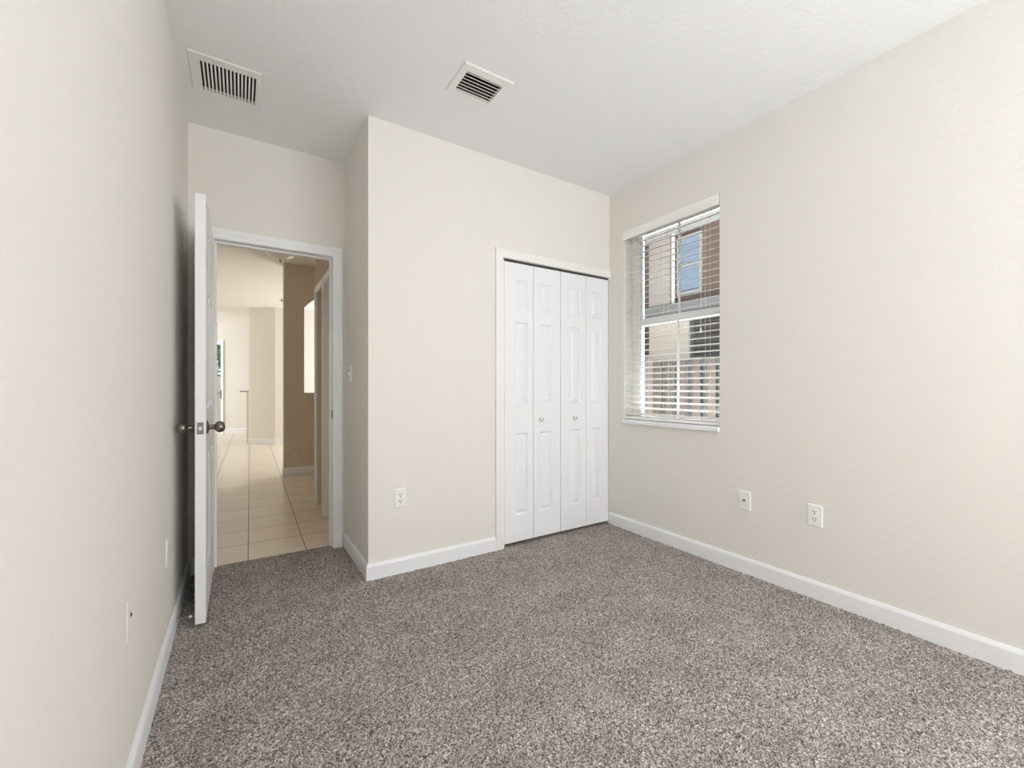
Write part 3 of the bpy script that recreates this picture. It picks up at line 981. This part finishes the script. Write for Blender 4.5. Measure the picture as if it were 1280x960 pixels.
# patio door
pd = sroot('door_4', ((FD0 + FD1) / 2, YF + 0.05, 0.0), 'glass patio door with green leaves behind, far beyond the hall', 'door')
obj('casing', casing(new(), FD0, FD1, FDZ, 0.034, YF - 0.0005, -1), M['trim'], pd)
obj('door_frame', grid_solid(new(), [FD0 + 0.004, FD1 - 0.004], [0.002, FDZ - 0.004], [(FD0 + 0.06, FD1 - 0.022, 0.10, FDZ - 0.07)], YF + 0.03, YF + 0.075, 'y'), M['trim'], pd, 0.003)
obj('pane', box(new(), FD0 + 0.06, FD1 - 0.022, YF + 0.05, YF + 0.055, 0.10, FDZ - 0.07), M['glass'], pd)
hd = new()
box(hd, FD1 - 0.035, FD1 - 0.012, YF + 0.012, YF + 0.030, 0.86, 1.07)
box(hd, FD1 - 0.105, FD1 - 0.015, YF - 0.022, YF - 0.008, 0.985, 1.002)
box(hd, FD1 - 0.028, FD1 - 0.017, YF - 0.010, YF + 0.013, 0.988, 1.0)
obj('handle', hd, M['nickel'], pd, 0.002)

# hall ceiling fixtures
fl = thing('ceiling_light', (0.385, 5.50, H), 'frosted dome ceiling light with finial in the hall', 'ceiling light')
obj('canopy', lathe(new(), [(0, 0), (0.105, 0), (0.105, 0.016), (0.085, 0.026), (0, 0.026)], (0.385, 5.50, H - 0.0005), (0, 0, -1), 32), M['nickel'], fl, smooth=True)
prof = [(0.158, 0.040), (0.162, 0.046), (0.152, 0.065), (0.122, 0.098), (0.078, 0.122), (0.030, 0.134), (0.0, 0.136)]
obj('shade', lathe(new(), [(0.0, 0.0265), (0.10, 0.0268)] + prof, (0.385, 5.50, H - 0.0005), (0, 0, -1), 40), M['frost'], fl, smooth=True)
obj('finial', lathe(new(), [(0, 0.134), (0.012, 0.135), (0.012, 0.140), (0.006, 0.144), (0.009, 0.152), (0.005, 0.160), (0, 0.162)], (0.385, 5.50, H - 0.0005), (0, 0, -1), 16), M['nickel'], fl, smooth=True)
DC = (XH - 0.0005, 4.48, 2.375)
sd = thing('smoke_detector', (XH, 4.48, 2.32), 'small round white smoke detector high on the hall wall above the narrow door', 'smoke detector')
obj('base', lathe(new(), [(0, 0), (0.052, 0), (0.052, 0.014), (0, 0.014)], DC, (-1, 0, 0), 28), M['plastic'], sd, smooth=True)
obj('cover', lathe(new(), [(0, 0.0142), (0.047, 0.0142), (0.043, 0.034), (0.032, 0.040), (0, 0.041)], DC, (-1, 0, 0), 28), M['plastic'], sd, smooth=True)
obj('test_button', lathe(new(), [(0, 0), (0.010, 0), (0.010, 0.003), (0, 0.003)], (XH - 0.0418, 4.46, 2.365), (-1, 0, 0), 14), M['dark'], sd)
s2 = thing('sprinkler_head', (0.625, 8.6, H), 'tiny ceiling fitting far down the hall beside the arched wall corner', 'sprinkler')
obj('escutcheon', lathe(new(), [(0, 0), (0.045, 0), (0.040, 0.010), (0.015, 0.014), (0, 0.014)], (0.625, 8.6, H - 0.0005), (0, 0, -1), 20), M['white_metal'], s2, smooth=True)
obj('head', lathe(new(), [(0, 0.0142), (0.010, 0.0142), (0.010, 0.045), (0.024, 0.047), (0.024, 0.051), (0, 0.051)], (0.625, 8.6, H - 0.0005), (0, 0, -1), 16), M['nickel'], s2, smooth=True)
cp = thing('round_cover_plate', (0.607, YP, 0.235), 'round cover plate low on the hall wall, in the same shaded tan', 'wall plate')
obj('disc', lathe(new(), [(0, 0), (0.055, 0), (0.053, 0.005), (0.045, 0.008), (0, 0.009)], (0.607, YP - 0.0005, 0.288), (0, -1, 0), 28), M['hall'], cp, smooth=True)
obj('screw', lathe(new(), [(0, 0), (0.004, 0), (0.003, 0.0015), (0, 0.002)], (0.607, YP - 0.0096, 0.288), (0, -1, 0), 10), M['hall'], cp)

# ------------------------------------------------------------------ outside the side window
struct(obj('ground', box(new(), XR + 0.2, 14, -8, 16, -0.4, -0.16), M['ground']))
nh = thing('neighbor_house', (6.5, 4.0, -0.16), 'brown stucco house with a blue window, seen through the blind', 'house')
obj('wall', grid_solid(new(), [-3, 9], [-0.16, 4.3], [(3.955, 4.38, 2.62, 3.52)], 6.0, 6.2, 'x'), M['brown_stucco'], nh)
wf = obj('window_frame', grid_solid(new(), [3.95, 4.385], [2.61, 3.54], [(3.985, 4.36, 2.65, 3.50)], 5.955, 6.05, 'x'), M['soffit'], nh, 0.004)
obj('pane', box(new(), 6.02, 6.03, 3.985, 4.36, 2.65, 3.50), M['blue_glass'], wf)
obj('sash_bar', box(new(), 5.975, 6.018, 3.985, 4.36, 3.06, 3.085), M['soffit'], wf)
obj('pilaster', box(new(), 5.90, 5.999, 4.48, 4.895, 2.49, 3.615), M['pale_stucco'], nh, 0.006)
obj('downspout', tube(new(), [(5.94, 4.435, 2.48), (5.94, 4.435, 3.615)], 0.030, 12), M['white_metal'], nh, smooth=True)
obj('ledge', box(new(), 5.86, 5.999, -3, 9, 2.33, 2.475), M['shingle'], nh, 0.004)
obj('lower_wall', box(new(), 5.90, 5.999, 4.12, 4.89, -0.16, 2.325), M['cream_stucco'], nh, 0.004)
lv = new()
grid_solid(lv, [2.6, 4.115], [-0.16, 2.325], [(2.66, 4.06, 0.0, 2.27)], 5.93, 5.998, 'x')
obj('louver_frame', lv, M['louver'], nh)
lv = new()
zz = 0.02
while zz < 2.24:
    prism(lv, [(5.94, 2.662, zz), (5.985, 2.662, zz + 0.05), (5.985, 2.662, zz + 0.056), (5.94, 2.662, zz + 0.012)], (0, 1.396, 0))
    zz += 0.075
bmesh.ops.recalc_face_normals(lv, faces=lv.faces[:])
obj('louver_panel', lv, M['louver'], nh)
lv = new()
zz = 0.02
while zz < 2.24:
    prism(lv, [(5.94, 4.93, zz), (5.985, 4.93, zz + 0.05), (5.985, 4.93, zz + 0.062), (5.94, 4.93, zz + 0.02)], (0, 0.6, 0))
    zz += 0.13
bmesh.ops.recalc_face_normals(lv, faces=lv.faces[:])
obj('shutter', lv, M['picket'], nh)
obj('soffit', box(new(), 5.35, 5.999, -3, 9, 3.62, 3.68), M['soffit'], nh)
obj('fascia', box(new(), 5.30, 5.349, -3, 9, 3.56, 3.98), M['fascia'], nh)
rf = new()
prism(rf, [(5.25, -3, 3.985), (5.25, -3, 4.03), (8.0, -3, 5.2), (8.0, -3, 5.15)], (0, 12, 0))
bmesh.ops.recalc_face_normals(rf, faces=rf.faces[:])
obj('roof', rf, M['shingle'], nh)
obj('side_wall', box(new(), 6.2, 8.0, 8.9, 9.0, -0.16, 4.3), M['brown_stucco'], nh)

# shadowbox fence between the houses
fe = thing('picket_fence', (5.0, 4.0, -0.16), 'weathered board fence between the window and the brown house', 'fence')
f1, f2 = new(), new()
y = 1.0
k = 0
while y < 7.0:
    hz = 1.50 + 0.01 * ((k * 7) % 3)
    box(f1, 4.97, 4.985, y, y + 0.115, -0.16, hz)
    box(f2, 5.03, 5.045, y + 0.105, y + 0.22, -0.16, hz - 0.01)
    y += 0.21
    k += 1
obj('board_panel', f1, M['picket'], fe)
obj('rear_board_panel', f2, M['picket_back'], fe)
for zz in (0.15, 0.80, 1.40):
    obj('rail', box(new(), 4.986, 5.029, 0.9, 7.1, zz, zz + 0.085), M['picket_back'], fe)
for py in (1.9, 4.05, 6.5):
    obj('post', box(new(), 4.87, 4.969, py, py + 0.16, -0.16, 1.56), M['fascia'], fe, 0.004)

# ------------------------------------------------------------------ outside the patio door
struct(obj('ground_patio', box(new(), -8, 6, YF + 0.15, 24, -0.4, -0.10), M['grass']))
pw = tag(obj('garden_wall', grid_solid(new(), [-5, 4], [-0.10, 1.46], [], 15.0, 15.15, 'y'), M['cream_stucco']), 'low cream garden wall below the leaves, outside the patio door', 'wall')
rng = random.Random(5)
tr = thing('leafy_tree', (-0.9, 17.0, -0.1), 'green leafy tree seen through the patio door glass', 'tree')
obj('trunk', tube(new(), [(-0.9, 17, -0.1), (-0.86, 17, 0.9), (-0.8, 17.02, 1.8), (-0.75, 17, 2.6)], 0.08, 10), M['bark'], tr, smooth=True)
lf = new()
for k in range(1100):
    a, b, r = rng.uniform(0, 2 * PI), rng.uniform(-1, 1), rng.random() ** 0.4
    s = math.sqrt(1 - b * b)
    c = Vector((-0.8 + 1.5 * r * s * math.cos(a), 17 + 1.2 * r * s * math.sin(a), 2.55 + 1.1 * r * b))
    u = Vector((rng.uniform(-1, 1), rng.uniform(-1, 1), rng.uniform(-1, 1))).normalized()
    v = u.orthogonal().normalized()
    L, w_ = rng.uniform(0.09, 0.17), rng.uniform(0.03, 0.06)
    n_ = u.cross(v)
    lf.faces.new([lf.verts.new(c - u * L), lf.verts.new(c + v * w_ + n_ * 0.015), lf.verts.new(c + u * L), lf.verts.new(c - v * w_ + n_ * 0.015)])
obj('foliage', lf, M['leaf'], tr)
